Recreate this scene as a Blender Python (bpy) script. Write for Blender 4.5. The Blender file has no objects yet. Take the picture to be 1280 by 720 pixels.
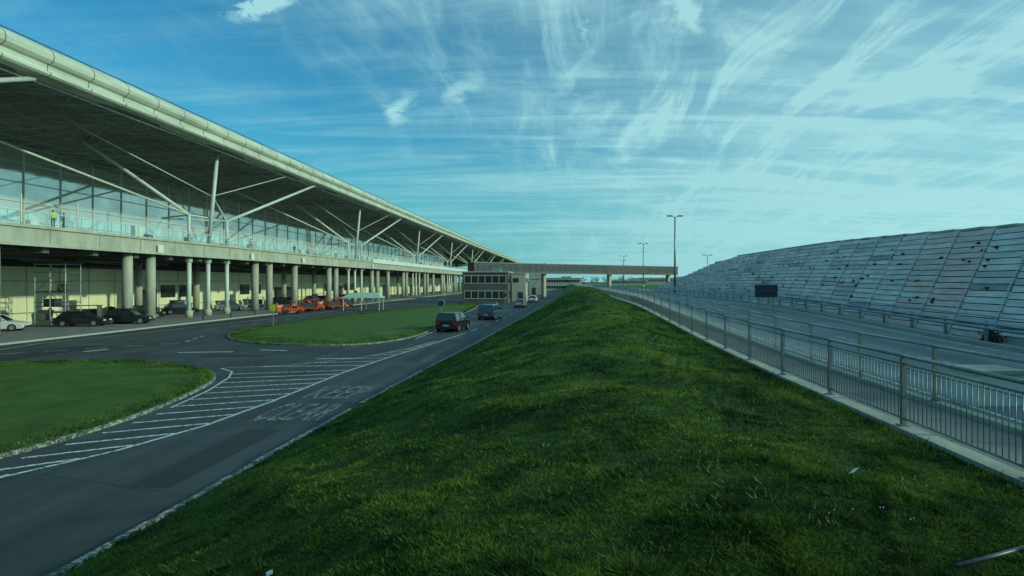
import bpy, math, random
import numpy as np
from mathutils import Vector, Matrix, noise as mnoise
random.seed(7); rng=np.random.default_rng(11)
scene=bpy.context.scene
EYE=4.5

# ------------------------------------------------------------------ materials
def mk(name,col,rough=.6,metal=0.,var=.25,scale=3.,bump=0.,bscale=None,stretch=(1,1,1),spec=.5,col2=None):
    m=bpy.data.materials.new(name); m.use_nodes=True
    nt=m.node_tree; N=nt.nodes; L=nt.links; b=N['Principled BSDF']
    b.inputs['Roughness'].default_value=rough; b.inputs['Metallic'].default_value=metal
    b.inputs['Specular IOR Level'].default_value=spec
    g=N.new('ShaderNodeNewGeometry'); mp=N.new('ShaderNodeMapping'); mp.inputs['Scale'].default_value=stretch
    L.new(g.outputs['Position'],mp.inputs['Vector'])
    n=N.new('ShaderNodeTexNoise'); n.inputs['Scale'].default_value=scale; n.inputs['Detail'].default_value=7; n.inputs['Roughness'].default_value=.65
    L.new(mp.outputs[0],n.inputs['Vector'])
    r=N.new('ShaderNodeValToRGB'); r.color_ramp.elements[0].position=.3; r.color_ramp.elements[1].position=.7
    c2=col2 if col2 else tuple(min(1,c*(1+var)) for c in col)
    c1=tuple(c*(1-var) for c in col)
    r.color_ramp.elements[0].color=(*c1,1); r.color_ramp.elements[1].color=(*c2,1)
    L.new(n.outputs['Fac'],r.inputs['Fac']); L.new(r.outputs['Color'],b.inputs['Base Color'])
    if bump>0:
        n2=N.new('ShaderNodeTexNoise'); n2.inputs['Scale'].default_value=bscale or scale*6; n2.inputs['Detail'].default_value=5
        L.new(mp.outputs[0],n2.inputs['Vector'])
        bp=N.new('ShaderNodeBump'); bp.inputs['Strength'].default_value=bump; bp.inputs['Distance'].default_value=.05
        L.new(n2.outputs['Fac'],bp.inputs['Height']); L.new(bp.outputs[0],b.inputs['Normal'])
    return m

def asphalt(name,c1,c2,rough=.75):
    m=bpy.data.materials.new(name); m.use_nodes=True
    nt=m.node_tree; N=nt.nodes; L=nt.links; b=N['Principled BSDF']
    g=N.new('ShaderNodeNewGeometry')
    n=N.new('ShaderNodeTexNoise'); n.inputs['Scale'].default_value=.22; n.inputs['Detail'].default_value=9; n.inputs['Roughness'].default_value=.62
    n.inputs['Distortion'].default_value=.6
    L.new(g.outputs['Position'],n.inputs['Vector'])
    r=N.new('ShaderNodeValToRGB'); r.color_ramp.elements[0].position=.35; r.color_ramp.elements[1].position=.66
    r.color_ramp.elements[0].color=(*c1,1); r.color_ramp.elements[1].color=(*c2,1)
    L.new(n.outputs['Fac'],r.inputs['Fac'])
    mp=N.new('ShaderNodeMapping'); mp.inputs['Scale'].default_value=(1.3,.03,1)
    L.new(g.outputs['Position'],mp.inputs['Vector'])
    n3=N.new('ShaderNodeTexNoise'); n3.inputs['Scale'].default_value=1.; n3.inputs['Detail'].default_value=4
    L.new(mp.outputs[0],n3.inputs['Vector'])
    m3=N.new('ShaderNodeMapRange'); m3.inputs['From Min'].default_value=.35; m3.inputs['From Max'].default_value=.65; m3.inputs['To Min'].default_value=.7; m3.inputs['To Max'].default_value=1.3
    L.new(n3.outputs['Fac'],m3.inputs['Value'])
    v=N.new('ShaderNodeTexVoronoi'); v.feature='DISTANCE_TO_EDGE'; v.inputs['Scale'].default_value=.16
    n4=N.new('ShaderNodeTexNoise'); n4.inputs['Scale'].default_value=1.5; n4.inputs['Detail'].default_value=4
    L.new(g.outputs['Position'],n4.inputs['Vector'])
    mx=N.new('ShaderNodeMix'); mx.data_type='VECTOR'; mx.inputs[0].default_value=.25
    L.new(g.outputs['Position'],mx.inputs[4]); L.new(n4.outputs['Color'],mx.inputs[5])
    L.new(mx.outputs[1],v.inputs['Vector'])
    mr=N.new('ShaderNodeMapRange'); mr.inputs['From Min'].default_value=.0; mr.inputs['From Max'].default_value=.006; mr.inputs['To Min'].default_value=.5; mr.inputs['To Max'].default_value=1
    L.new(v.outputs['Distance'],mr.inputs['Value'])
    mu=N.new('ShaderNodeMath'); mu.operation='MULTIPLY'; L.new(m3.outputs[0],mu.inputs[0]); L.new(mr.outputs[0],mu.inputs[1])
    vm=N.new('ShaderNodeVectorMath'); vm.operation='SCALE'; L.new(r.outputs['Color'],vm.inputs[0]); L.new(mu.outputs[0],vm.inputs['Scale'])
    L.new(vm.outputs[0],b.inputs['Base Color'])
    b.inputs['Roughness'].default_value=rough
    n2=N.new('ShaderNodeTexNoise'); n2.inputs['Scale'].default_value=55; n2.inputs['Detail'].default_value=3
    L.new(g.outputs['Position'],n2.inputs['Vector'])
    bp=N.new('ShaderNodeBump'); bp.inputs['Strength'].default_value=.45; bp.inputs['Distance'].default_value=.01
    L.new(n2.outputs['Fac'],bp.inputs['Height']); L.new(bp.outputs[0],b.inputs['Normal'])
    return m

def worn(name,col,wear=.45,under=(.04,.045,.05)):
    m=mk(name,col,rough=.6,var=.12,scale=2)
    nt=m.node_tree; N=nt.nodes; L=nt.links; b=N['Principled BSDF']
    src=b.inputs['Base Color'].links[0].from_socket
    g=N.new('ShaderNodeNewGeometry'); n=N.new('ShaderNodeTexNoise'); n.inputs['Scale'].default_value=7; n.inputs['Detail'].default_value=10; n.inputs['Roughness'].default_value=.8
    L.new(g.outputs['Position'],n.inputs['Vector'])
    mr=N.new('ShaderNodeMapRange'); mr.inputs['From Min'].default_value=wear; mr.inputs['From Max'].default_value=wear+.08
    L.new(n.outputs['Fac'],mr.inputs['Value'])
    mx=N.new('ShaderNodeMix'); mx.data_type='RGBA'; mx.inputs[6].default_value=(*under,1)
    L.new(mr.outputs[0],mx.inputs[0]); L.new(src,mx.inputs[7]); L.new(mx.outputs[2],b.inputs['Base Color'])
    return m

def grassmat(name,blade=False,gain=1.):
    m=bpy.data.materials.new(name); m.use_nodes=True
    nt=m.node_tree; N=nt.nodes; L=nt.links; b=N['Principled BSDF']; out=N['Material Output']
    g=N.new('ShaderNodeNewGeometry')
    n=N.new('ShaderNodeTexNoise'); n.inputs['Scale'].default_value=.5; n.inputs['Detail'].default_value=11; n.inputs['Roughness'].default_value=.8
    L.new(g.outputs['Position'],n.inputs['Vector'])
    r=N.new('ShaderNodeValToRGB'); e=r.color_ramp.elements
    G=lambda c:(c[0]*gain,c[1]*gain,c[2]*gain,1)
    e[0].position=.34; e[0].color=G((.014,.042,.010)); e[1].position=.70; e[1].color=G((.26,.30,.05))
    x=e.new(.48); x.color=G((.05,.125,.018)); x=e.new(.59); x.color=G((.115,.21,.024))
    b.inputs['Roughness'].default_value=.7; b.inputs['Specular IOR Level'].default_value=.25
    if blade:
        ad=N.new('ShaderNodeMath'); ad.operation='MULTIPLY_ADD'; ad.inputs[1].default_value=.28; 
        L.new(g.outputs['Random Per Island'],ad.inputs[0]); 
        sb=N.new('ShaderNodeMath'); sb.operation='MULTIPLY_ADD'; sb.inputs[1].default_value=1.7; sb.inputs[2].default_value=-.49
        L.new(n.outputs['Fac'],sb.inputs[0]); L.new(sb.outputs[0],ad.inputs[2]); L.new(ad.outputs[0],r.inputs['Fac'])
        L.new(r.outputs['Color'],b.inputs['Base Color'])
        tr=N.new('ShaderNodeBsdfTranslucent'); L.new(r.outputs['Color'],tr.inputs['Color'])
        mx=N.new('ShaderNodeMixShader'); mx.inputs[0].default_value=.35
        L.new(b.outputs[0],mx.inputs[1]); L.new(tr.outputs[0],mx.inputs[2]); L.new(mx.outputs[0],out.inputs['Surface'])
    else:
        n3=N.new('ShaderNodeTexNoise'); n3.inputs['Scale'].default_value=14; n3.inputs['Detail'].default_value=8; n3.inputs['Roughness'].default_value=.8
        L.new(g.outputs['Position'],n3.inputs['Vector'])
        mx=N.new('ShaderNodeMix'); mx.data_type='FLOAT'; mx.inputs[0].default_value=.5
        L.new(n.outputs['Fac'],mx.inputs[2]); L.new(n3.outputs['Fac'],mx.inputs[3]); L.new(mx.outputs[0],r.inputs['Fac'])
        L.new(r.outputs['Color'],b.inputs['Base Color'])
        bp=N.new('ShaderNodeBump'); bp.inputs['Strength'].default_value=1; bp.inputs['Distance'].default_value=.12
        L.new(n3.outputs['Fac'],bp.inputs['Height']); L.new(bp.outputs[0],b.inputs['Normal'])
    return m

def glassmat(name,refl=.45,tint=(.75,.9,.9),rcol=(.9,1,1),pale_lift=0.):
    m=bpy.data.materials.new(name); m.use_nodes=True
    nt=m.node_tree; N=nt.nodes; L=nt.links; out=N['Material Output']; N.remove(N['Principled BSDF'])
    t=N.new('ShaderNodeBsdfTransparent'); t.inputs[0].default_value=(*tint,1)
    gl=N.new('ShaderNodeBsdfGlossy'); gl.inputs['Roughness'].default_value=.04; gl.inputs[0].default_value=(*rcol,1)
    g=N.new('ShaderNodeNewGeometry'); n=N.new('ShaderNodeTexNoise'); n.inputs['Scale'].default_value=.35; n.inputs['Detail'].default_value=3
    L.new(g.outputs['Position'],n.inputs['Vector'])
    mr=N.new('ShaderNodeMapRange'); mr.inputs['From Min'].default_value=.3; mr.inputs['From Max'].default_value=.7
    mr.inputs['To Min'].default_value=refl*.8; mr.inputs['To Max'].default_value=min(1,refl*1.2)
    L.new(n.outputs['Fac'],mr.inputs['Value'])
    bp=N.new('ShaderNodeBump'); bp.inputs['Strength'].default_value=.05; L.new(n.outputs['Fac'],bp.inputs['Height']); L.new(bp.outputs[0],gl.inputs['Normal'])
    mx=N.new('ShaderNodeMixShader'); L.new(mr.outputs[0],mx.inputs[0]); L.new(t.outputs[0],mx.inputs[1]); L.new(gl.outputs[0],mx.inputs[2])
    if pale_lift>0:
        d=N.new('ShaderNodeBsdfDiffuse'); d.inputs[0].default_value=(.85,.88,.76,1); m2=N.new('ShaderNodeMixShader'); m2.inputs[0].default_value=pale_lift  # pale diffuse share mixed in to make the glass look brighter
        L.new(mx.outputs[0],m2.inputs[1]); L.new(d.outputs[0],m2.inputs[2]); mx=m2
    L.new(mx.outputs[0],out.inputs['Surface'])
    return m

M={}
M['asphalt']=asphalt('asphalt',(.024,.034,.040),(.060,.074,.082))
M['tar']=mk('tar_patch',(.022,.028,.032),.7,var=.3,scale=6,bump=.3)
M['asphalt_r']=asphalt('asphalt_pale',(.13,.15,.155),(.23,.25,.25),.65)
M['paint']=worn('road_paint',(.72,.78,.76),.43)
M['paint_text']=worn('road_paint_worn',(.42,.45,.44),.49)
M['kerb']=worn('kerb_concrete',(.42,.42,.38),.36,(.12,.13,.11))
M['kerb2']=worn('kerb_mossy',(.44,.46,.42),.48,(.05,.07,.04))
M['pave']=mk('paving',(.2,.2,.19),.8,var=.3,scale=.8,bump=.3)
M['grass']=grassmat('grass_ground'); M['blade']=grassmat('grass_blades',True)
M['conc']=mk('concrete',(.40,.42,.34),.8,var=.25,scale=.9,bump=.2,bscale=12,stretch=(1,1,.4))
M['conc_d']=mk('concrete_dark',(.10,.10,.10),.85,var=.3,scale=.5)
M['cream']=mk('cream_cladding',(.84,.84,.54),.6,var=.12,scale=.35,stretch=(1,1,.3))
M['fascia']=mk('roof_fascia_metal',(.52,.58,.48),.45,var=.28,scale=.5,stretch=(1,.35,3))
M['fascia_d']=mk('fascia_seam',(.16,.18,.16),.6)
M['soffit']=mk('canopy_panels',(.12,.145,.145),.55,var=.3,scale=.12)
M['lattice']=mk('lattice_steel',(.34,.40,.38),.5)
M['steel']=mk('white_steel',(.58,.66,.60),.45,var=.12)
M['steel_d']=mk('grey_steel',(.12,.13,.14),.45,metal=.4)
M['galv']=mk('galvanised_steel',(.27,.33,.35),.42,metal=.65,var=.25,scale=8)
M['glass']=glassmat('facade_glass',.58,(.82,.95,.88),(.97,1,.93),.26)
M['bglass']=glassmat('balustrade_glass',.08,(.9,.97,.95))
M['wglass']=mk('window_glass_dark',(.02,.03,.035),.08,var=.3,scale=.5,spec=1.)
M['black']=mk('black_rubber',(.015,.015,.016),.7)
M['blackp']=mk('black_car_paint',(.012,.013,.016),.2,var=.1,spec=.8)
M['bluep']=mk('blue_car_paint',(.02,.08,.18),.25,var=.1,spec=.8)
M['whitep']=mk('white_car_paint',(.7,.72,.72),.25,var=.05,spec=.8)
M['silverp']=mk('silver_car_paint',(.35,.37,.4),.28,metal=.5,var=.05)
M['red']=mk('red_paint',(.5,.045,.02),.45,var=.2)
M['orange']=mk('orange_plastic',(.55,.09,.02),.5,var=.2)
M['yellow']=mk('hi_vis_yellow',(.6,.65,.03),.6,var=.1)
M['blue']=mk('navy_cloth',(.02,.03,.06),.8)
M['skin']=mk('skin',(.45,.27,.2),.6,var=.05)
M['rlight']=mk('tail_light_red',(.45,.01,.01),.25)
M['wlight']=mk('headlight_glass',(.7,.72,.72),.1)
M['white']=mk('white_panel',(.66,.74,.68),.5,var=.1,scale=.6)
M['palegreen']=mk('pale_green_roof',(.36,.55,.44),.5,var=.15)
M['cabin']=mk('beige_render',(.42,.42,.34),.7,var=.15)
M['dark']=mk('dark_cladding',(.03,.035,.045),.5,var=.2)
M['leaf']=mk('foliage',(.035,.075,.018),.7,var=.6,scale=.6)
M['bark']=mk('bark',(.07,.05,.035),.9)

# ------------------------------------------------------------------ mesh builder
class MB:
    def __init__(s): s.v=[]; s.f=[]; s.m=[]; s.mats=[]
    def mi(s,mat):
        if mat not in s.mats: s.mats.append(mat)
        return s.mats.index(mat)
    def add(s,vs,fs,mat):
        o=len(s.v); s.v.extend(vs); i=s.mi(mat)
        for f in fs: s.f.append(tuple(o+k for k in f)); s.m.append(i)
    def box(s,c,d,mat,rz=0.):
        x,y,z=c; a,b,h=d[0]/2,d[1]/2,d[2]/2
        P=[(-a,-b,-h),(a,-b,-h),(a,b,-h),(-a,b,-h),(-a,-b,h),(a,-b,h),(a,b,h),(-a,b,h)]
        if rz: cs,sn=math.cos(rz),math.sin(rz); P=[(p[0]*cs-p[1]*sn,p[0]*sn+p[1]*cs,p[2]) for p in P]
        s.add([(x+p[0],y+p[1],z+p[2]) for p in P],[(0,3,2,1),(4,5,6,7),(0,1,5,4),(1,2,6,5),(2,3,7,6),(3,0,4,7)],mat)
    def bx(s,x0,x1,y0,y1,z0,z1,mat): s.box(((x0+x1)/2,(y0+y1)/2,(z0+z1)/2),(abs(x1-x0),abs(y1-y0),abs(z1-z0)),mat)
    def cyl(s,a,b,r,mat,n=8,r2=None):
        a=Vector(a); b=Vector(b); d=(b-a).normalized(); r2=r if r2 is None else r2
        u=d.cross(Vector((0,0,1))); 
        if u.length<1e-3: u=Vector((1,0,0))
        u.normalize(); w=d.cross(u)
        vs=[]
        for p,rr in((a,r),(b,r2)):
            for k in range(n):
                t=2*math.pi*k/n; vs.append(tuple(p+u*math.cos(t)*rr+w*math.sin(t)*rr))
        fs=[(k,(k+1)%n,n+(k+1)%n,n+k) for k in range(n)]+[tuple(range(n))[::-1],tuple(range(n,2*n))]
        s.add(vs,fs,mat)
    def prism(s,prof,axis,a,b,mat):
        n=len(prof); vs=[]
        for t in(a,b):
            for p in prof: vs.append((t,p[0],p[1]) if axis=='x' else (p[0],t,p[1]))
        s.add(vs,[(k,(k+1)%n,n+(k+1)%n,n+k) for k in range(n)]+[tuple(range(n)),tuple(range(n,2*n))[::-1]],mat)
    def obj(s,name,parent=None,smooth=False,bevel=0.,loc=None,rz=0.):
        me=bpy.data.meshes.new(name); me.from_pydata(s.v,[],s.f); me.update()
        for m in s.mats: me.materials.append(m)
        me.polygons.foreach_set('material_index',s.m)
        if smooth: me.polygons.foreach_set('use_smooth',[True]*len(s.f))
        o=bpy.data.objects.new(name,me); scene.collection.objects.link(o)
        if parent: o.parent=parent
        if loc: o.location=loc
        o.rotation_euler[2]=rz
        if bevel: 
            bm=o.modifiers.new('b','BEVEL'); bm.width=bevel; bm.segments=2; bm.limit_method='ANGLE'
        import bmesh
        b=bmesh.new(); b.from_mesh(me); bmesh.ops.recalc_face_normals(b,faces=b.faces); b.to_mesh(me); b.free()
        return o
def empty(name,loc=(0,0,0),rz=0.):
    e=bpy.data.objects.new(name,None); e.location=loc; e.rotation_euler[2]=rz; scene.collection.objects.link(e); return e
def ss(x,a,b):
    t=np.clip((x-a)/(b-a),0,1); return t*t*(3-2*t)
def gridobj(name,xs,ys,zf,mat,smooth=True):
    X,Y=np.meshgrid(xs,ys); 
    if callable(zf): Z=zf(X,Y)
    V=np.stack([X.ravel(),Y.ravel(),Z.ravel()],1); nx=len(xs); ny=len(ys)
    F=[(j*nx+i,j*nx+i+1,(j+1)*nx+i+1,(j+1)*nx+i) for j in range(ny-1) for i in range(nx-1)]
    me=bpy.data.meshes.new(name); me.from_pydata(V.tolist(),[],F); me.materials.append(mat)
    if smooth: me.polygons.foreach_set('use_smooth',[True]*len(F))
    o=bpy.data.objects.new(name,me); scene.collection.objects.link(o); return o

# ------------------------------------------------------------------ ground
b=MB(); b.add([(-3000,-400,-.03),(3000,-400,-.03),(3000,6000,-.03),(-3000,6000,-.03)],[(0,1,2,3)],M['grass']); b.obj('ground')
b=MB(); b.add([(-41,-60,0),(0,-60,0),(0,420,0),(-41,420,0)],[(0,1,2,3)],M['asphalt'])
for (x0,x1,y0,y1) in [(-13,-11.6,9,12.5),(-9.6,-8.6,14,19.5),(-12.3,-11.2,38,52),(-34,-31.5,24,45),(-22,-18,38.2,39.6),(-9.2,-8.2,36,44),(-38,-36.6,60,85)]:
    b.add([(x0,y0,.003),(x1,y0,.003),(x1,y1,.003),(x0,y1,.003)],[(0,1,2,3)],M['tar'])
b.obj('road')
b=MB()
for (x,y) in [(-8.05,24),(-7.4,38),(-11.8,29.),(-20,41)]:
    b.bx(x-.22,x+.22,y-.3,y+.3,.004,.012,M['steel_d'])
    for k in range(5): b.bx(x-.17,x+.17,y-.24+k*.11,y-.2+k*.11,.0125,.016,M['black'])
b.obj('drain_cover')
b=MB(); b.bx(-62,-40,-60,420,-.02,.13,M['pave']); b.bx(-39.99,-39.8,-60,420,-.02,.125,M['kerb']); b.obj('pavement')

def kx(Y): return np.interp(Y,[-60,0,20,28,46,75,156,300],[-8,-7.8,-7.45,-7.2,-6.3,-5.2,-3.,-1.])
def zr(Y): return 2.15+.6*ss(Y,15,50)
def lump(X,Y): return .06*np.sin(X*1.3+Y*.7)+.05*np.sin(X*.6-Y*1.1+1)+.035*np.sin(2.7*X+1.9*Y)+.03*np.sin(3.1*Y-1.7*X)
def ez(X,Y):
    k=kx(Y); t=np.clip((X-k)/(5.2-k),0,1)
    zc=2.4+1.35*ss(Y,8,60)-.4*ss(Y,90,160); zf=zr(Y)
    u=np.clip(t/.74,0,1)
    up=(.55*u+.45*u*u*(3-2*u))*zc
    f=ss(Y,15,40); up=up*f+(1-f)*zc*np.sin(np.pi/2*u)**1.2
    dn=zc+(zf-zc)*ss(t,.74,1)
    z=np.where(t<.74,up,dn)
    return .05+np.maximum(z,0)*.99+lump(X,Y)*np.clip(t*6,0,1)*np.clip((1-t)*8,0,1)
ys=np.concatenate([np.arange(-12,40,.35),np.arange(40,110,1.),np.arange(110,330,5.)])
T=np.linspace(0,1,60); K=kx(ys)
X=K[:,None]+T[None,:]*(5.2-K[:,None]); Y=np.repeat(ys[:,None],60,1); Z=ez(X,Y)
V=np.stack([X.ravel(),Y.ravel(),Z.ravel()],1)
F=[(j*60+i,j*60+i+1,(j+1)*60+i+1,(j+1)*60+i) for j in range(len(ys)-1) for i in range(59)]
me=bpy.data.meshes.new('embankment'); me.from_pydata(V.tolist(),[],F); me.materials.append(M['grass']); me.polygons.foreach_set('use_smooth',[True]*len(F))
emb=bpy.data.objects.new('grass_embankment',me); scene.collection.objects.link(emb)

def blades(name,X,Y,Z,hs,wd,mat,lean=.5):
    n=len(X); a=rng.uniform(0,2*np.pi,n); h=hs; 
    dx=np.cos(a)*wd; dy=np.sin(a)*wd; l=rng.uniform(0,2*np.pi,n); le=rng.uniform(.1,lean,n)*h
    V=np.empty((n,3,3))
    V[:,0]=np.stack([X-dx,Y-dy,Z-.01],1); V[:,1]=np.stack([X+dx,Y+dy,Z-.01],1)
    V[:,2]=np.stack([X+np.cos(l)*le,Y+np.sin(l)*le,Z+h],1)
    me=bpy.data.meshes.new(name); me.vertices.add(n*3); me.vertices.foreach_set('co',V.ravel())
    me.loops.add(n*3); me.loops.foreach_set('vertex_index',np.arange(n*3))
    me.polygons.add(n); me.polygons.foreach_set('loop_start',np.arange(n)*3); me.polygons.foreach_set('loop_total',np.full(n,3))
    me.update(); me.validate(); me.materials.append(mat)
    o=bpy.data.objects.new(name,me); scene.collection.objects.link(o); return o
n=430000
u=rng.random(n); y0,y1,p=4.5,75.,-.5
Yb=(u*(y1**p-y0**p)+y0**p)**(1/p)
lo=np.maximum(kx(Yb)+.05,-.92*Yb-.5); hi=np.minimum(5.15,.75*Yb+.5)
Xb=lo+rng.random(n)*(hi-lo)
tuft=np.array([mnoise.noise(Vector((x*1.6,y*1.6,0)))+.8*mnoise.noise(Vector((x*5,y*5,4))) for x,y in zip(Xb,Yb)])
hb=(.010+.022*rng.random(n)+.065*np.clip(tuft-.08,0,1)+.05*(rng.random(n)>.99))*(1+.05*np.sqrt(Yb))
blades('grass',Xb,Yb,ez(Xb,Yb),hb,(.0035+.003*rng.random(n))*(1+Yb/9),M['blade'],2.2)
cx=rng.uniform(-5,5,150); cy=5+rng.random(150)**1.4*22; k=28
Xw=np.repeat(cx,k)+rng.normal(0,.11,150*k); Yw=np.repeat(cy,k)+rng.normal(0,.11,150*k); ok=(Xw>kx(Yw)+.2)&(Xw<5.1); Xw=Xw[ok];Yw=Yw[ok]
M['weed']=mk('weed_leaves',(.085,.15,.03),.6,var=.5,scale=3)
blades('weeds',Xw,Yw,ez(Xw,Yw),rng.uniform(.02,.07,len(Xw)),rng.uniform(.008,.016,len(Xw)),M['weed'],2.)
n=4000; Yb=rng.uniform(6,40,n); Xb=5.1-np.abs(rng.normal(0,.12,n))
blades('tall_grass',Xb,Yb,ez(Xb,Yb),rng.uniform(.06,.18,n)*(.5+.5*np.sin(Yb*2.3)**2),np.full(n,.008),M['blade'],.8)
b=MB()
for i in range(260):
    y=5.5+rng.random()**1.6*12; x=rng.uniform(1.,5); 
    if mnoise.noise(Vector((x*.6,y*.6,3)))<-.02: continue
    z=float(ez(np.array(x),np.array(y)))+rng.uniform(.04,.08); r=.004+.003*rng.random()
    b.add([(x+r*math.cos(t),y+r*math.sin(t)*.9,z+.006*math.sin(t)) for t in np.arange(6)*math.pi/3],[(0,1,2,3,4,5)],M['cabin'])
b.obj('clover_flowers')
def litter(x,y,w,l,rz):
    z=float(ez(np.array(x),np.array(y)))+.05; b=MB()
    b.add([(-w/2,-l/2,0),(w/2,-l/2,.02),(w/2,0,.05),(-w/2,0,.03),(w/2*.9,l/2,.01),(-w/2*.8,l/2,.0)],[(0,1,2,3),(3,2,4,5)],M['white'])
    b.obj('litter',loc=(x,y,z),rz=rz)
litter(3.0,6.55,.05,.26,-.9); litter(-2.9,6.3,.06,.07,.5); litter(-4.6,6.9,.04,.06,1.)

b=MB(); y=-12.
while y<300:
    st=.95 if y<60 else 4.; y2=y+st-.03
    if random.random()>.05 or y>40:
        xa,xb=float(kx(y)),float(kx(y2)); j=random.uniform(-.02,.02); h=.12+random.uniform(-.02,.01)
        b.add([(xa-.07+j,y,0),(xa+.07+j,y,0),(xb+.07+j,y2,0),(xb-.07+j,y2,0),(xa-.06+j,y,h),(xa+.07+j,y,h),(xb+.07+j,y2,h),(xb-.06+j,y2,h)],[(4,5,6,7),(0,1,5,4),(2,3,7,6),(3,0,4,7),(1,2,6,5)],M['kerb2'])
    y+=st
b.obj('kerb')

def smoothloop(P,k=3):
    P=[Vector(p) for p in P]
    for _ in range(k):
        Q=[]
        for i in range(len(P)):
            a,c=P[i],P[(i+1)%len(P)]; Q+=[a*.75+c*.25,a*.25+c*.75]
        P=Q
    return P
def inpoly(P,x,y):
    px=np.array([p[0] for p in P]); py=np.array([p[1] for p in P]); r=np.zeros(len(x),bool); j=len(P)-1
    for i in range(len(P)):
        c=((py[i]>y)!=(py[j]>y))&(x<(px[j]-px[i])*(y-py[i])/(py[j]-py[i]+1e-12)+px[i]); r^=c; j=i
    return r
def island(P,nbl):
    L=smoothloop(P); n=len(L); c=sum(L,Vector((0,0)))/n
    e=empty('grass_island'); b=MB()
    vs=[(p.x,p.y,.10) for p in L]+[(c.x+(p.x-c.x)*.8,c.y+(p.y-c.y)*.8,.2) for p in L]
    b.add(vs+[(c.x,c.y,.26)],[(i,(i+1)%n,n+(i+1)%n,n+i) for i in range(n)]+[(n+i,n+(i+1)%n,2*n) for i in range(n)],M['grass'])
    b.obj('turf',e)
    k=MB()
    for i in range(n):
        p,q=L[i],L[(i+1)%n]; d=(q-p); 
        if d.length<.01: continue
        d.normalize(); nn=Vector((d.y,-d.x))*.09
        if (p+nn-c).length<(p-c).length: nn=-nn
        k.add([(p.x,p.y,.11),(q.x,q.y,.11),(q.x+nn.x,q.y+nn.y,.10),(p.x+nn.x,p.y+nn.y,.10),(q.x+nn.x,q.y+nn.y,0),(p.x+nn.x,p.y+nn.y,0)],[(0,1,2,3),(3,2,4,5)],M['kerb2'])
    k.obj('kerb_edge',e)
    xs=[p.x for p in L]; yy=[p.y for p in L]
    x=rng.uniform(min(xs),max(xs),nbl); y=rng.uniform(min(yy),max(yy),nbl); ok=inpoly(L,x,y)&(x>-.92*y-1); x=x[ok];y=y[ok]
    o=blades('blades',x,y,np.full(len(x),.13),rng.uniform(.03,.12,len(x)),.012*(1+y/30),M['blade'],1.2); o.parent=e
island([(-30.2,35),(-25,36.3),(-19,33.3),(-16.2,30),(-15.1,26.5),(-14.4,22.8),(-14.1,19.7),(-14.3,16.4),(-15.5,10),(-22,7),(-34,8),(-36,33)],80000)
island([(-29.5,56),(-25,48),(-20,45),(-14.5,44.6),(-12,50),(-12.3,62),(-13.6,80),(-15,109),(-16.9,130),(-22.5,124),(-28,88),(-30,66)],70000)

# ------------------------------------------------------------------ road markings
rm=MB()
def strip(P,w,z=.008,dash=None,mat=None):
    mat=mat or M['paint']
    if dash:
        L=[Vector(p) for p in P]; on=True; seg=[L[0]]
        i=0; pos=L[0]; rem=dash[0]
        while i<len(L)-1:
            d=(L[i+1]-pos).length
            if d<rem: pos=L[i+1]; rem-=d; i+=1; seg.append(pos)
            else:
                pos=pos+(L[i+1]-pos).normalized()*rem; seg.append(pos)
                if on: strip(seg,w,z)
                on=not on; rem=dash[0] if on else dash[1]; seg=[pos]
        return
    P=[Vector(p[:2]) if not isinstance(p,Vector) else p for p in P]
    for a,c in zip(P[:-1],P[1:]):
        d=(c-a); 
        if d.length<1e-4: continue
        d.normalize(); nn=Vector((-d.y,d.x))*w/2
        rm.add([(*(a+nn),z),(*(a-nn),z),(*(c-nn),z),(*(c+nn),z)],[(0,1,2,3)],mat)
R=[(-15.2,9.5),(-13.9,12.5),(-12.9,14.75),(-11.9,17),(-11.2,20),(-10.95,24),(-10.9,31.9),(-10.3,39),(-9.5,46.2),(-8.6,56)]
strip(R,.13,.009)
Lb=[(-14.0,14.4),(-13.85,17.6),(-13.8,19.7),(-14.0,22.8),(-14.7,26.5),(-15.7,30),(-16.6,32),(-17.8,33.2)]
strip(Lb[3:],.1)
strip([(-17.8,33.2),(-14.8,34.4),(-12,38),(-10.4,43),(-9.7,48.5)],.1)
ry=[p[1] for p in R]; rx=[p[0] for p in R]; ly=[p[1] for p in Lb]; lx=[p[0] for p in Lb]
for y in np.arange(13.6,32.5,1.35):
    yl=y; yr=y+1.3; xl=float(np.interp(yl,ly,lx))+.1; xr=float(np.interp(yr,ry,rx))-.08
    strip([(xl,yl),(xr,yr)],.15,.007)
for y in np.arange(33.8,46,1.7):
    xr=float(np.interp(y+.6,ry,rx)); xl=float(np.interp(y,[33,34.4,38,43,48.5],[-17.5,-14.8,-12,-10.4,-9.7]))
    if xr-xl>.4: strip([(xl+.1,y),(xr-.1,y+.6)],.15,.007)
strip([(-8.4,58),(-7.6,75),(-6.3,120),(-5,180)],.12,dash=(3,4))
strip([(-33,20),(-38,46),(-36.8,60),(-35.5,80),(-34.5,140)],.14)
strip([(-36.5,38),(-31,44),(-28,47),(-30.5,55)],.12,dash=(1.2,1.))
strip([(-24.5,40.6),(-21.2,41)],.3); strip([(-20,42.2),(-18,41.6)],.25)
strip([(-14.4,37.2),(-12.5,37.6)],.25); strip([(-30.8,41),(-30.3,42.5)],.4)
strip([(-11.6,50),(-11.9,62),(-13.1,80)],.1)
strip([(-33.5,60),(-32.5,100)],.12,dash=(2,2))
rm.obj('road_marking')
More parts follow.
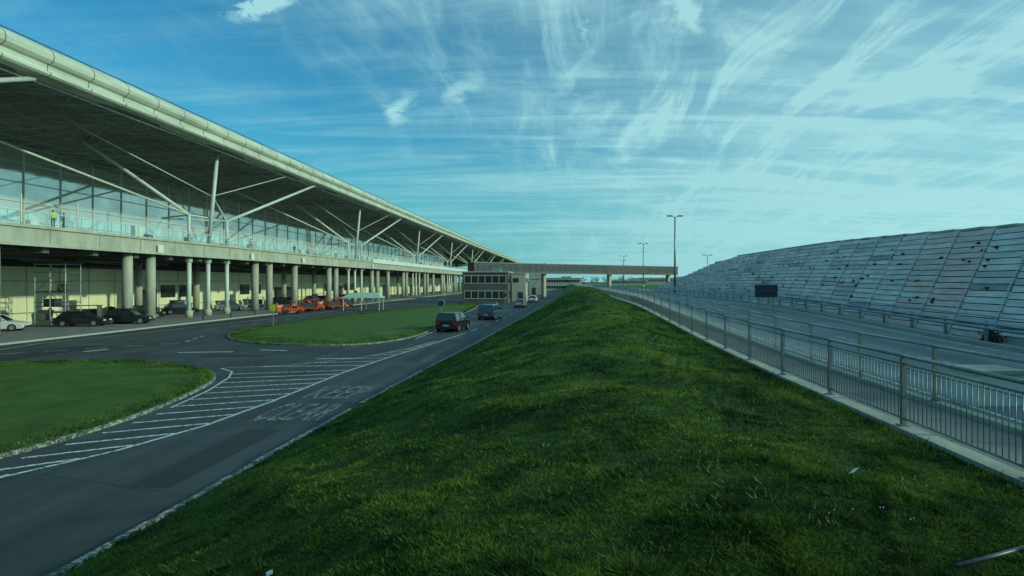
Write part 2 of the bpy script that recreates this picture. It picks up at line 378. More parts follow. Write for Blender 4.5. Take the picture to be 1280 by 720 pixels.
def rtext(s,x,y,w,h):
    cu=bpy.data.curves.new('t','FONT'); cu.body=s; cu.size=1; cu.align_x='CENTER'; cu.offset=.012
    o=bpy.data.objects.new('road_text',cu); scene.collection.objects.link(o); bpy.context.view_layer.update()
    dg=bpy.context.evaluated_depsgraph_get(); me=bpy.data.meshes.new_from_object(o.evaluated_get(dg)); bpy.data.objects.remove(o)
    v=np.array([v.co[:] for v in me.vertices]); mn=v.min(0); mxx=v.max(0)
    sx=w/(mxx[0]-mn[0]); sy=h/(mxx[1]-mn[1])
    for vv in me.vertices: vv.co=((vv.co.x-(mn[0]+mxx[0])/2)*sx,(vv.co.y-mn[1])*sy,0)
    me.materials.clear(); me.materials.append(M['paint_text'])
    o=bpy.data.objects.new('road_text',me); o.location=(x,y,.009); scene.collection.objects.link(o)
rtext('KEEP',-9.1,24.6,2.1,2.9); rtext('CLEAR',-9.1,20.7,2.3,2.9)

# ------------------------------------------------------------------ right hand side
ysr=np.concatenate([np.arange(-20,110,2.),np.arange(110,420,20.)])
gridobj('raised_road',np.array([5.2,6.,7.3,11.,15.,20.,40.,70.]),ysr,lambda X,Y: zr(Y)-.0+0*X,M['asphalt_r'])
gridobj('footway',np.array([5.45,6.,6.85]),ysr,lambda X,Y: zr(Y)+.03+0*X,M['pave'])
gridobj('verge',np.array([20.5,70.,200.]),ysr,lambda X,Y: zr(Y)+.01+0*X,M['grass'])
b=MB()
for a,c in zip(ysr[:-1],ysr[1:]):
    za,zc=float(zr(a)),float(zr(c))
    for x0,x1,h in((5.16,5.44,.10),(6.86,7.05,.12),(14.9,15.1,.13)):
        b.add([(x0,a,za-.4),(x1,a,za-.4),(x1,c,zc-.4),(x0,c,zc-.4),(x0,a,za+h),(x1,a,za+h),(x1,c,zc+h),(x0,c,zc+h)],[(4,5,6,7),(3,0,4,7),(1,2,6,5),(0,1,5,4)],M['conc'])
b.obj('kerb')
b=MB()
for a,c in zip(ysr[:-1],ysr[1:]):
    za,zc=float(zr(a)),float(zr(c))
    for x,w in((7.6,.1),(14.4,.12)):
        b.add([(x,a,za+.006),(x+w,a,za+.006),(x+w,c,zc+.006),(x,c,zc+.006)],[(0,1,2,3)],M['paint'])
for y in range(0,200,6):
    za,zc=float(zr(y)),float(zr(y+2.)); b.add([(11,y,za+.006),(11.1,y,za+.006),(11.1,y+2,zc+.006),(11,y+2,zc+.006)],[(0,1,2,3)],M['paint'])
b.obj('road_marking')

def railing(x,ya,yb,step,full=True,h=1.1,ph=0.):
    e=empty('pedestrian_railing'); post=MB(); rail=MB(); bal=MB()
    y=ya+ph
    while y<yb:
        z=float(zr(y))+.1
        post.box((x,y,z+h/2),(.07,.07,h+.0),M['galv']); post.box((x,y,z+.01),(.16,.16,.02),M['galv'])
        y2=min(y+step,yb); z2=float(zr(y2))+.1
        rail.cyl((x,y,z+h-.01),(x,y2,z2+h-.01),.03,M['galv'],8)
        rail.cyl((x,y,z+(.12 if full else .5)),(x,y2,z2+(.12 if full else .5)),.02,M['galv'],6)
        if full:
            rail.cyl((x,y,z+h-.13),(x,y2,z2+h-.13),.018,M['galv'],6)
            k=y+.14
            while k<y2-.08:
                zz=float(zr(k))+.1; bal.cyl((x,k,zz+.12),(x,k,zz+h-.13),.008,M['galv'],5); k+=.115 if y<50 else .2
        y+=step
    post.obj('posts',e); rail.obj('rails',e,smooth=True)
    if full: bal.obj('balusters',e,smooth=True)
railing(5.3,4.4,118,2.75,ph=.1)
railing(6.95,3,118,3.0,full=False,h=1.05,ph=.0)
e=empty('guard_rail'); p=MB(); r=MB()
for y in np.arange(6,110,2.5):
    z=float(zr(y)); p.box((15.5,y,z+.4),(.1,.1,.8),M['galv'])
    z2=float(zr(y+2.5))
    for q,(dz0,dz1) in enumerate(((.5,.62),(.66,.78))):
        r.add([(15.42,y,z+dz0),(15.38,y,z+(dz0+dz1)/2),(15.42,y,z+dz1),(15.42,y+2.5,z2+dz0),(15.38,y+2.5,z2+(dz0+dz1)/2),(15.42,y+2.5,z2+dz1)],[(0,1,4,3),(1,2,5,4)],M['galv'])
    r.cyl((15.5,y,z+1.0),(15.5,y+2.5,z2+1.0),.025,M['galv'],6)
p.obj('posts',e); r.obj('beam',e)

# stepped block wall
wallm=[]
for i,c in enumerate([(.74,.68,.62),(.60,.56,.52),(.80,.76,.70),(.36,.36,.34),(.80,.60,.52)]):
    wallm.append(mk('wall_block_%d'%i,c,.65,var=.25,scale=1.5,bump=.3,bscale=9,stretch=(1,.5,3)))
e=empty('stepped_retaining_wall'); b=MB(); dk=MB(); rb=MB()
NR=17; HT=4.6; tops=lambda y: HT-2.8*float(ss(np.array(float(y)),72,112))
y=-30.
while y<112:
    w=2.6; zz=float(zr(y+w/2)); H=tops(y+w/2)-(.0 if y<60 else .3*min(1,(y-60)/12)); 
    colm=random.choice([0,0,1,2]); pink=(26<y<30.5)
    last=0
    for k in range(NR):
        z0=zz-.05+HT/NR*k; z1=z0+HT/NR
        if z0-zz>H-.1: break
        last=k
        x0=16.3+2.9*k/NR; 
        yo=.15*k
        ya=y+.5*yo; yb=ya+w-.09
        mm=wallm[random.choice([colm,colm,colm,0,1,2])]
        if random.random()<.03: mm=wallm[3]
        if pink and random.random()<.85: mm=wallm[4]
        jj=random.uniform(-.015,.015)
        b.add([(x0+jj,ya,z0+.02),(x0+jj,yb,z0+.02),(x0+.09+jj,yb,z1-.02),(x0+.09+jj,ya,z1-.02),(x0+.6,ya,z0+.03),(x0+.6,yb,z0+.03),(x0+.6,yb,z1-.02),(x0+.6,ya,z1-.02)],
              [(0,1,2,3),(3,2,6,7),(0,3,7,4),(1,5,6,2),(0,4,5,1)],mm)
    k=last
    rb.cyl((16.22,y-.045,zz),(16.22+2.9*(k+1)/NR,y-.045+.075*(k+1),zz+HT/NR*(k+1)),.022,M['steel'],6)
    y+=w
b.obj('blocks',e); rb.obj('ribs',e)
ysb=list(np.arange(-30,112.1,4)); vs=[]
for y in ysb:
    z=float(zr(y)); h=tops(y)-.12; vs+=[(16.66,y,z-.3),(16.66+2.9*h/HT,y,z+h),(20.6,y,z+h-.05),(27,y,z-.3)]
fs=[(4*i+j,4*i+4+j,4*i+5+j,4*i+1+j) for i in range(len(ysb)-1) for j in range(3)]+[(0,1,2,3),tuple(4*(len(ysb)-1)+j for j in (3,2,1,0))]
dk.add(vs,fs,M['conc_d']); dk.obj('backing',e)
b=MB()
for a in np.arange(-30,70,2.2): 
    z=float(zr(a)); b.bx(19.25,19.75,a,a+2.17,z+HT-.04,z+HT+.07,M['conc'])
b.obj('coping',e)
def bush(name,loc,r,n,parent=None,flat=1.,leaf=.05):
    V=[];Fc=[]
    for i in range(n):
        d=Vector(rng.normal(size=3)).normalized(); rr=r*(.35+.65*rng.random())*(1+.35*mnoise.noise(d*2.+Vector(loc)))
        c=Vector((d.x*rr,d.y*rr,abs(d.z)*rr*flat)); a=Vector(rng.normal(size=3)).normalized()*leaf*(.6+rng.random()); w=a.cross(Vector(rng.normal(size=3))).normalized()*leaf*.5
        o=len(V); V+=[tuple(c-a),tuple(c+w),tuple(c+a),tuple(c-w)]; Fc.append((o,o+1,o+2,o+3))
    b=MB(); b.add(V,Fc,M['leaf'])
    for k in range(5):
        t=rng.uniform(0,6.28); b.cyl((0,0,-.1),(math.cos(t)*r*.5,math.sin(t)*r*.5,r*.7*flat),.015,M['bark'],5,.006)
    o=b.obj(name,parent,loc=loc); return o
for i in range(120):
    y=14+rng.random()**1.1*70; k=rng.uniform(.1,.85); z=float(zr(y))+HT*k
    bush('wall_plant',(16.3+2.9*k,y,z),rng.uniform(.06,.17),34,e,.7,.05)
bush('shrub',(15.9,23.8,float(zr(23.8))),.42,600,None,1.3,.05)
b=MB(); b.bx(7.75,8.7,12.1,12.9,2.1,2.75,M['white']); b.bx(7.7,8.75,12.05,12.95,2.75,2.82,M['conc']); b.obj('concrete_plinth')
gridobj('grass_patch',np.linspace(8.8,12,6),np.linspace(8,13.6,6),lambda X,Y: zr(Y)+.05+.0*X,M['grass'])
n=9000; x=rng.uniform(8.8,12,n); y=rng.uniform(8,13.6,n)
blades('grass',x,y,zr(y)+.05,rng.uniform(.05,.12,n),np.full(n,.012),M['blade'],.8)
b=MB(); b.cyl((2.86,4.66,2.43),(3.9,5.12,2.43),.018,M['steel_d'],10); b.cyl((3.9,5.12,2.43),(3.92,5.13,2.1),.018,M['steel_d'],10); b.obj('metal_pipe',smooth=True)
b=MB(); z=float(zr(44)); b.box((13.9,44,z+1.15),(1.55,.06,.85),M['dark']); b.box((13.9,43.95,z+1.15),(1.6,.03,.06),M['steel_d'])
for s_ in(-.5,.5): b.cyl((13.9+s_,44.08,z),(13.9+s_,44.08,z+1.55),.035,M['galv'],8)
b.box((13.9,44,z+1.585),(1.62,.09,.03),M['galv']); b.obj('road_sign')

# enclosed link corridor, unseen, added behind the viewpoint; blocks sky to darken the foreground
e=empty('unseen_link_corridor'); b=MB()
b.bx(-48,26,-5.6,-1.3,2.9,3.3,M['conc_d']); b.bx(-48,26,-5.6,-1.3,8.,8.5,M['conc_d']); b.bx(-48,26,-5.6,-5.3,3.3,8.,M['conc']); b.bx(-48,26,-1.5,-1.3,3.3,3.9,M['conc']); b.bx(-48,26,-1.5,-1.3,6.9,8.,M['conc']); b.obj('shell',e)
b=MB(); b.bx(-48,26,-1.42,-1.38,3.9,6.9,M['wglass']); b.obj('windows',e)
b=MB()
for x in np.arange(-48,26.1,3.): b.bx(x-.06,x+.06,-1.37,-1.25,3.3,8.,M['steel'])
for x in(-46,-30,-12,8,24): b.bx(x-.5,x+.5,-4.5,-2.5,0,2.89,M['conc'])
b.obj('frames_and_piers',e)

# ------------------------------------------------------------------ lamps
def lamp(x,y,zb,zt,twin=True,arm=1.,r=.11):
    e=empty('street_lamp',(x,y,zb)); H=zt-zb; b=MB()
    b.cyl((0,0,0),(0,0,1.2),r*1.35,M['galv'],10); b.cyl((0,0,1.2),(0,0,H),r,M['galv'],10,r*.55); b.obj('pole',e,smooth=True)
    b=MB()
    for s_ in ((-1,1) if twin else (1,)):
        b.cyl((0,0,H-.1),(s_*arm,0,H+.12),.05,M['galv'],8); b.box((s_*(arm+.3),0,H+.14),(.75,.34,.14),M['steel_d']); b.box((s_*(arm+.3),0,H+.055),(.55,.26,.03),M['wlight'])
    b.obj('head',e)
lamp(15.6,90,2.7,13.6,True,.45,.17); lamp(18.6,150,2.7,13.3,True,.5,.16); lamp(33.6,150,2.7,10.6,True,.5,.13)
lamp(35.7,100,2.7,9.6,True,.35,.1); lamp(18.7,200,2.7,12.4,True,.6,.14); lamp(24,260,2.7,13,True,.7,.14); lamp(-8.5,230,0,11,False,1.2,.12)
e=empty('antenna_frame',(33,100,2.7)); b=MB()
for sx in(-1.2,1.2):
    for sy in(-.8,.8): b.cyl((sx,sy,0),(sx,sy,6.4),.06,M['galv'],6)
for z in(5.4,5.9,6.3):
    for sy in(-.8,.8): b.cyl((-1.3,sy,z),(1.3,sy,z),.05,M['galv'],6)
b.obj('frame',e); b=MB(); b.box((0,0,5.5),(2.3,1.3,.12),M['steel_d']); b.box((.2,0,5.85),(1.1,.7,.5),M['galv']); b.obj('cabinet',e)

# ------------------------------------------------------------------ terminal
T0,T1=14.,582.
ter=empty('airport_terminal')
b=MB()
b.bx(-45.6,-45.,T0,330,7.55,9.25,M['conc']); b.bx(-45.0,-44.82,T0,330,9.05,9.3,M['conc']); b.bx(-45.0,-44.85,T0,330,7.5,7.75,M['conc'])
for y in np.arange(T0,330,6.): b.bx(-45.01,-44.97,y,y+.05,7.76,9.04,M['fascia_d'])
b.obj('deck_edge',ter)
b=MB(); b.bx(-100,-45.6,T0,330,8.6,9.2,M['conc_d']); b.obj('deck_slab',ter)
b=MB(); b.bx(-98,-45.7,T0,330,9.201,9.22,M['pave']); b.obj('deck_floor',ter)
b=MB()
for y in np.arange(T0,330,6.): b.bx(-64,-45.62,y,y+.7,7.0,8.6,M['conc_d'])
b.bx(-48,-47.3,T0,330,7.3,8.59,M['conc_d'])
b.obj('deck_beams',ter)
b=MB(); 
for y in (71,92,110,150,200): b.box((-44.76,y,8.1),(.1,.9,.9),M['white'])
b.bx(-44.81,-44.7,150,325,8.9,9.9,M['white'])
b.obj('deck_plates',ter)
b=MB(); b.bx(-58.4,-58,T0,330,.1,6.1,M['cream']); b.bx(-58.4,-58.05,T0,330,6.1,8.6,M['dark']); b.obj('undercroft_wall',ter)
b=MB()
for y in np.arange(20,325,4.5):
    r_=random.random()
    if r_<.16: b.bx(-58,-57.93,y,y+3.6,.15,3.4,M['dark']); 
    elif r_<.34: b.bx(-58,-57.93,y,y+3.4,2.2,4.0,M['wglass'])
    elif r_<.44: b.bx(-58,-57.93,y+1,y+2.1,.15,2.3,M['steel_d'])
    b.bx(-58,-57.9,y-.5,y-.35,.15,6.1,M['steel'])
b.bx(-58,-57.88,T0,330,4.5,4.6,M['cabin']); b.bx(-58,-57.87,T0,330,1.1,1.2,M['cabin'])
b.obj('undercroft_doors',ter)
b=MB()
for k in range(0,60):
    y=25+random.random()*290; z=random.uniform(6.2,6.9); xx=-50-random.random()*7; b.cyl((xx,y,z),(xx,y+8,z),.12,M['steel_d'],6)
b.obj('undercroft_ducts',ter)
BAY=58.; trees=[82.7+BAY*k for k in range(-1,9)]
cc=MB(); sc=MB()
for ty in trees:
    for o in(13.,17.6,-15.,-11.2,27):
        y=ty+o
        if T0<y<328: cc.cyl((-46.2,y,.1),(-46.2,y,7.5),.5,M['conc'],18); cc.cyl((-46.2,y,.1),(-46.2,y,.35),.6,M['conc_d'],18)
    for o in(-4.2,0,4.6):
        y=ty+o
        if T0<y<328:
            sc.cyl((-46,y,.1),(-46,y,7.5),.26,M['steel'],12); sc.cyl((-46,y,.1),(-46,y,.9),.42,M['conc'],12); 
            sc.cyl((-46,y,6.9),(-46,y,7.5),.4,M['steel'],12)
    for o in(-15,13,0): 
        if 75<ty+o<328: cc.cyl((-55,ty+o,.1),(-55,ty+o,7.5),.45,M['conc'],12)
cc.obj('concrete_columns',ter,smooth=True); sc.obj('steel_columns',ter,smooth=True)
def zu(X,Y): return 21.2+(X+42)*.065+.9*np.sin(np.pi*(X+42)/18.)**2*np.sin(np.pi*(Y+7)/18.)**2
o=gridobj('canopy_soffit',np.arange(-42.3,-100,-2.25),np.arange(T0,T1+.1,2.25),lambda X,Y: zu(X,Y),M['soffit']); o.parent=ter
xs=np.arange(-43,-66,-3.); ysl=np.arange(T0,430,3.)
lat=gridobj('canopy_lattice',xs,ysl,lambda X,Y: zu(X,Y)-.35,M['lattice'],False); lat.parent=ter
tm=lat.modifiers.new('t','TRIANGULATE'); wm=lat.modifiers.new('w','WIREFRAME'); wm.thickness=.13; wm.use_even_offset=False
b=MB()
pf=[(-43.5,21.15),(-41.9,21.15),(-41.72,21.3),(-41.72,21.5),(-42.0,21.62),(-42.0,22.1),(-41.72,22.2),(-41.5,22.45),(-41.45,22.75),(-41.55,23.1),(-41.85,23.4),(-42.3,23.62),(-43.0,23.75),(-44,23.8),(-44,22.4),(-43.5,22.3)]
b.prism(pf,'y',T0,T1,M['fascia']); b.obj('roof_edge',ter)
b=MB(); pf2=[(x+(.03 if x>-43.2 else 0),z+(.02 if z>23.5 else 0)) for x,z in pf]
for y in np.arange(T0+2,T1,4.5): b.prism(pf2,'y',y,y+.07,M['fascia_d'])
b.obj('roof_edge_joints',ter)
b=MB(); b.cyl((-43.4,T0,24.25),(-43.4,T1,24.25),.05,M['steel_d'],6); b.bx(-100,-44,T0,T1,23.0,23.7,M['conc_d']) 
for y in np.arange(T0,T1,4.5): b.cyl((-43.4,y,23.75),(-43.4,y,24.25),.04,M['steel_d'],5)
b.obj('roof_top',ter)
b=MB(); b.add([(-62,T0,9.2),(-62,330,9.2),(-62,330,20.2),(-62,T0,20.2)],[(0,1,2,3)],M['glass']); b.obj('facade_glass',ter)
b=MB()
for y in np.arange(T0,330.1,5.4): b.bx(-62.0,-61.88,y-.04,y+.04,9.2,20.3,M['steel'])
for z in np.arange(11.4,20.5,2.2): b.bx(-61.87,-61.83,T0,330,z-.035,z+.035,M['steel'])
b.bx(-62.1,-61.7,T0,330,19.9,20.35,M['steel']); 
for y in np.arange(T0,330.1,7.2): b.bx(-98.1,-97.9,y-.06,y+.06,9.2,18.2,M['steel'])
b.obj('facade_mullions',ter)
b=MB()
for y in np.arange(20,325,11.):
    w=random.uniform(2,7); h=random.uniform(1.2,3.2); b.bx(-72-random.random()*10,-70,y,y+w,9.2,9.2+h,random.choice([M['white'],M['steel_d'],M['cabin'],M['steel']]))
b.obj('concourse_kiosks',ter)
b=MB(); it=MB()
for ty in trees:
    if ty<T0 or ty>480: continue
    if ty<330: b.cyl((-45.9,ty,9.2),(-44.8,ty,float(zu(-44.8,ty))),.24,M['steel'],12)
    if ty<330:
        for o in(-4.2,4.6):
            b.cyl((-46,ty+o,9.2),(-46,ty+o,12.8),.18,M['steel'],10)
        b.cyl((-46,ty-4.2,12.7),(-46,ty+4.6,12.7),.12,M['steel'],8)
        b.cyl((-46,ty-4.2,12.7),(-52,ty,12.7),.1,M['steel'],8); b.cyl((-46,ty+4.6,12.7),(-52,ty,12.7),.1,M['steel'],8)
    for (sy,tx,tyy,rr) in((4.6,-42.8,27,.2),(-4.2,-55,-9.5,.2),(4.6,-57,19,.12),(-4.2,-57,-30,.12)):
        if ty+tyy<T0+1: continue
        b.cyl((-46,ty+sy,12.7),(tx,ty+tyy,float(zu(tx,ty+tyy))-.25),rr,M['steel'],10)
    b.cyl((-45.5,ty,15.5),(-43,ty+17,float(zu(-43,ty+17))-.2),.06,M['steel'],6); b.cyl((-45.5,ty,15.5),(-50,ty-17,float(zu(-50,ty-17))-.2),.06,M['steel'],6)
    for ix in(-67,-86):
        for iy in(0,29.):
            cy=ty+iy
            if not T0+5<cy<325: continue
            for sx in(-1.6,1.6):
                for sy in(-1.6,1.6):
                    it.cyl((ix+sx,cy+sy,9.2),(ix+sx,cy+sy,13.6),.3,M['dark'],8)
                    it.cyl((ix+sx,cy+sy,13.6),(ix+sx*2.6,cy+sy*5.2,19.),.22,M['dark'],8)
            for z in(10.8,12.4,13.6):
                it.cyl((ix-1.6,cy-1.6,z),(ix-1.6,cy+1.6,z),.12,M['dark'],6); it.cyl((ix+1.6,cy-1.6,z),(ix+1.6,cy+1.6,z),.12,M['dark'],6); it.cyl((ix-1.6,cy+1.6,z),(ix+1.6,cy-1.6,z),.12,M['dark'],6)
b.obj('tree_supports',ter,smooth=True); it.obj('interior_tree_supports',ter,smooth=True)
b=MB(); b.add([(-45.18,T0,9.35),(-45.18,330,9.35),(-45.18,330,10.35),(-45.18,T0,10.35)],[(0,1,2,3)],M['bglass']); b.obj('balustrade_glass',ter)
b=MB(); b.cyl((-45.18,T0,10.42),(-45.18,330,10.42),.05,M['steel'],6)
for y in np.arange(T0,330,2.): b.bx(-45.26,-45.21,y,y+.06,9.25,10.4,M['steel'])
b.obj('balustrade_posts',ter)
b=MB()
for y in np.arange(40,325,6.5):
    if random.random()<.7:
        x=-48-random.random()*8; b.box((x,y,10.1),(.5,random.uniform(.6,2.4),random.uniform(1.2,1.8)),random.choice([M['steel'],M['steel_d'],M['white'],M['cabin']]))
    if random.random()<.6: b.cyl((-47.5,y+3,9.2),(-47.5,y+3,12.2),.07,M['steel'],6)
b.obj('deck_fittings',ter)
b=MB()
for x in np.arange(-44,-64,-5.): b.bx(x-.2,x+.2,T1-.5,T1+4,20.3,21.,M['steel_d'])
b.obj('roof_end_beams',ter)

# ------------------------------------------------------------------ link bridge, control building
br=empty('link_bridge'); b=MB()
A=Vector((-24,165)); B=Vector((37,215)); ang=math.atan2(B.y-A.y,B.x-A.x); Lg=(B-A).length; mid=(A+B)/2
b.box((0,0,8.1),(Lg,3.2,2.4),M['conc_d']); b.box((0,0,9.4),(Lg+.4,3.6,.25),M['steel_d']); b.box((0,0,6.8),(Lg+.2,3.5,.22),M['steel_d']); b.obj('deck_box',br)
b=MB(); b.box((0,-1.63,8.2),(Lg-2,.05,1.2),M['wglass']); b.box((Lg*.2,-1.7,8.2),(18,.08,2.2),M['dark'])
for k in range(-18,19): b.box((k*2.1,-1.68,8.2),(.12,.06,1.25),M['steel_d'])
b.obj('windows',br)
b=MB()
for k in(-.48,-.2,.12,.46): b.box((Lg*k,0,3.35),(.9,1.2,6.7),M['conc'])
b.obj('piers',br); br.location=(mid.x,mid.y,0); br.rotation_euler[2]=ang

def office(name,loc,w,d,h,fl,mat,rz=0.):
    e=empty(name,loc,rz); b=MB(); b.box((0,0,h/2),(w,d,h),mat); b.obj('walls',e)
    b=MB(); b.box((0,0,h+.12),(w+.5,d+.5,.24),M['conc']); b.box((w*.2,0,h+.6),(w*.2,d*.3,.72),M['galv']); b.obj('roof',e)
    g=MB(); fr=MB(); fh=h/fl
    for f in range(fl):
        zc=fh*f+fh*.55
        g.box((0,-d/2-.02,zc),(w*.92,.06,fh*.48),M['wglass']); g.box((w/2+.02,0,zc),(.06,d*.9,fh*.48),M['wglass'])
        n=int(w/1.4)
        for k in range(n+1): fr.box((-w*.46+w*.92*k/n,-d/2-.07,zc),(.09,.06,fh*.5),M['steel'])
        fr.box((0,-d/2-.075,zc-fh*.25),(w*.94,.09,.1),M['steel']); fr.box((0,-d/2-.075,zc+fh*.25),(w*.94,.09,.1),M['steel'])
    g.obj('windows',e); fr.obj('window_frames',e); return e
office('control_building',(-16.4,138,0),9.4,10,6.4,2,M['conc_d'])
e=empty('rendered_annex',(-9.9,144,0)); b=MB(); b.box((0,0,3.1),(3.,8,6.2),M['cabin']); b.obj('walls',e)
b=MB(); b.box((0,0,6.3),(3.3,8.3,.2),M['conc']); b.box((.4,-4.03,1.1),(1.1,.06,2.2),M['dark']); b.box((-.6,-4.03,4.8),(1.2,.06,.9),M['wglass']); b.box((1.53,0,4.8),(.06,5,.9),M['wglass']); b.obj('roof_and_openings',e)
b=MB(); b.bx(-12.2,-7.,222,232,0,8.6,M['conc']); b.bx(-12.4,-6.8,221.8,232.2,8.6,8.9,M['conc_d']); b.bx(-11.,-9.8,221.93,222.,0,2.4,M['dark']); b.bx(-12.3,-6.9,221.95,222,5.2,5.4,M['steel_d']); b.obj('lift_tower')
office('distant_office',(-4,330,0),26,12,6.2,2,M['cabin']); office('distant_office',(34,340,0),20,12,5.4,2,M['conc']); office('distant_office',(70,420,0),40,14,6.8,2,M['conc'])

tb=MB()
for i in range(170):
    x=-420+i*6+rng.uniform(-2,2); y=560+rng.uniform(-25,40); H=rng.uniform(6,10.5)
    tb.cyl((x,y,0),(x,y,H*.5),.25,M['bark'],5,.12)
    for k in range(90):
        d=Vector(rng.normal(size=3)).normalized()*(rng.random()**.4); lob=.75+.35*mnoise.noise(Vector((d.x*2+i,d.y*2,d.z*2)))
        c=Vector((x+d.x*3.6*lob,y+d.y*3*lob,H*.6+d.z*H*.42*lob)); s_=rng.uniform(.25,.6)
        a=Vector(rng.normal(size=3)).normalized()*s_; w=a.cross(Vector(rng.normal(size=3))).normalized()*s_*.7
        tb.add([tuple(c-a),tuple(c+w),tuple(c+a),tuple(c-w)],[(0,1,2,3)],M['leaf'])
tb.obj('distant_trees')

# ------------------------------------------------------------------ vehicles
def car(name,x,y,z,rz,paint,L=4.3,W=1.78,H=1.5,van=False):
    e=empty(name,(x,y,z),rz); h=L/2
    b=MB()
    if van: lower=[(-h,.35),(-h,.95),(-h+.05,1.05),(h-1.0,1.05),(h-.12,.92),(h,.7),(h,.3),(h-.2,.22),(-h+.15,.22)]
    else: lower=[(-h,.4),(-h+.03,.82),(-h+.35,.92),(h-1.35,.92),(h-.35,.78),(h-.03,.6),(h,.35),(h-.2,.22),(-h+.15,.22)]
    b.prism(lower,'x',-W/2,W/2,paint); b.obj('body',e,bevel=.06)
    zb=1.04 if van else .91
    y0,y1=(-h+.04,h-1.0) if van else (-h+.25,h-1.25); t0,t1=(-h+.18,h-1.7) if van else (-h+.85,h-2.0)
    wt=W/2-.2; wb=W/2-.04
    b=MB(); b.add([(-wb,y0,zb),(wb,y0,zb),(wb,y1,zb),(-wb,y1,zb),(-wt,t0,H-.06),(wt,t0,H-.06),(wt,t1,H-.06),(-wt,t1,H-.06)],[(0,1,5,4),(1,2,6,5),(2,3,7,6),(3,0,4,7),(4,5,6,7)],M['wglass']); b.obj('windows',e)
    b=MB(); b.add([(-wt-.03,t0-.03,H-.08),(wt+.03,t0-.03,H-.08),(wt+.03,t1+.03,H-.08),(-wt-.03,t1+.03,H-.08),(-wt+.08,t0+.1,H),(wt-.08,t0+.1,H),(wt-.08,t1-.1,H),(-wt+.08,t1-.1,H)],[(0,1,5,4),(1,2,6,5),(2,3,7,6),(3,0,4,7),(4,5,6,7)],paint)
    for s_ in(-1,1):
        for (ya,yb) in((y0,t0),(y1,t1),((y0+y1)/2-.1,(t0+t1)/2-.1)): b.cyl((s_*(wb+.005),ya,zb),(s_*(wt+.005),yb,H-.06),.04,paint,5)
        b.box((s_*(W/2+.08),y1-.25,zb+.12),(.16,.1,.13),paint)
    b.obj('roof',e)
    b=MB()
    for s_ in(-1,1):
        for wy in(-h+.8,h-.85):
            b.cyl((s_*(W/2-.2),wy,.33),(s_*(W/2+.02),wy,.33),.33,M['black'],18); b.cyl((s_*(W/2+.02),wy,.33),(s_*(W/2+.03),wy,.33),.2,M['silverp'],12)
    b.obj('wheels',e)
    b=MB()
    for s_ in(-1,1):
        b.box((s_*(W/2-.2),-h-.01,.78),(.3,.05,.2),M['rlight']); b.box((s_*(W/2-.27),h-.02,.62),(.36,.08,.14),M['wlight'])
    b.box((0,-h-.015,.6),(.52,.03,.12),M['cabin']); b.box((0,-h-.01,.4),(W-.2,.06,.16),M['black']); b.box((0,h+.0,.4),(W-.3,.06,.18),M['black'])
    b.obj('lights',e); return e
car('parked_car',-47.2,62.8,.13,-1.35,M['blackp']); car('parked_car',-45.2,66.5,.13,-1.3,M['blackp'],H=1.6)
car('parked_car',-49.9,56.4,.13,-1.2,M['whitep'])
for k,(x,y,p) in enumerate([(-50,76,'blackp'),(-51.5,86,'blackp'),(-50.5,97,'silverp'),(-51,117,'blackp'),(-51,131,'blackp'),(-50,146,'silverp'),(-50,163,'blackp')]): car('parked_car',x,y,.13,-1.4+.6*random.random(),M[p],H=1.55)
car('van',-10.2,59,0,-.12,M['blackp'],L=4.6,W=1.95,H=1.7,van=True)
car('van',-8.9,77,0,-.1,M['bluep'],L=4.8,W=2.,H=1.8,van=True)
car('car',-10.2,92,0,-.1,M['blackp']); car('car',-7.6,112,0,-.08,M['silverp']); car('car',-6.8,140,0,-.06,M['whitep'])
for k in range(14): car('parked_car',4+k*3.1,300,0,0,M[random.choice(['blackp','silverp','whitep','bluep','red'])])
for k in range(8): car('parked_car',-14-k*.3,165+k*9,0,.05,M[random.choice(['blackp','silverp','whitep','bluep'])])

def tug(x,y,rz,z=0):
    e=empty('baggage_tug',(x,y,z),rz); b=MB()
    b.prism([(-1.3,.25),(-1.3,.85),(-.2,.9),(.0,.75),(.35,.75),(.5,1.0),(1.3,.92),(1.35,.3)],'x',-.65,.65,M['red']); b.obj('body',e,bevel=.04)
    b=MB()
    for sx in(-.6,.6):
        for sy in(-.25,.55): b.cyl((sx,sy,.85),(sx,sy*.9,1.75),.035,M['steel_d'],6)
    b.box((0,.15,1.78),(1.35,1.05,.07),M['red']); b.box((0,.05,1.0),(.9,.4,.16),M['black']); b.box((0,-.18,1.2),(.9,.1,.4),M['black']); b.obj('cab',e)
    b=MB()
    for sx in(-.68,.68):
        for sy in(-.85,.85): b.cyl((sx-.1,sy,.3),(sx+.1,sy,.3),.3,M['black'],14)
    b.obj('wheels',e)
def cart(x,y,rz,z=0,m1='red',m2='orange'):
    e=empty('baggage_cart',(x,y,z),rz); b=MB(); b.box((0,0,.5),(1.4,2.6,.12),M[m1]); b.box((0,-1.25,1.1),(1.4,.06,1.2),M[m2]); b.box((0,1.25,1.1),(1.4,.06,1.2),M[m2]); b.box((0,0,1.72),(1.45,2.65,.06),M[m1]); b.box((.2,0,.95),(.8,2.,.75),M['dark']); b.obj('frame',e)
    b=MB()
    for sx in(-.6,.6):
        for sy in(-.9,.9): b.cyl((sx-.07,sy,.24),(sx+.07,sy,.24),.24,M['black'],12)
    b.obj('wheels',e)
for i,y in enumerate((90,96,98.5,105,108,113)):
    (tug if i%2==0 else cart)(-38.6+random.random()*1.4,y,1.2*random.random()-1.3)
for (x,y,m1) in [(-53,71,'steel_d'),(-55,80,'galv'),(-54,90,'steel_d'),(-52.5,109,'galv'),(-54,124,'red'),(-53,140,'galv')]: cart(x,y,random.random()*2,.13,m1,'galv')
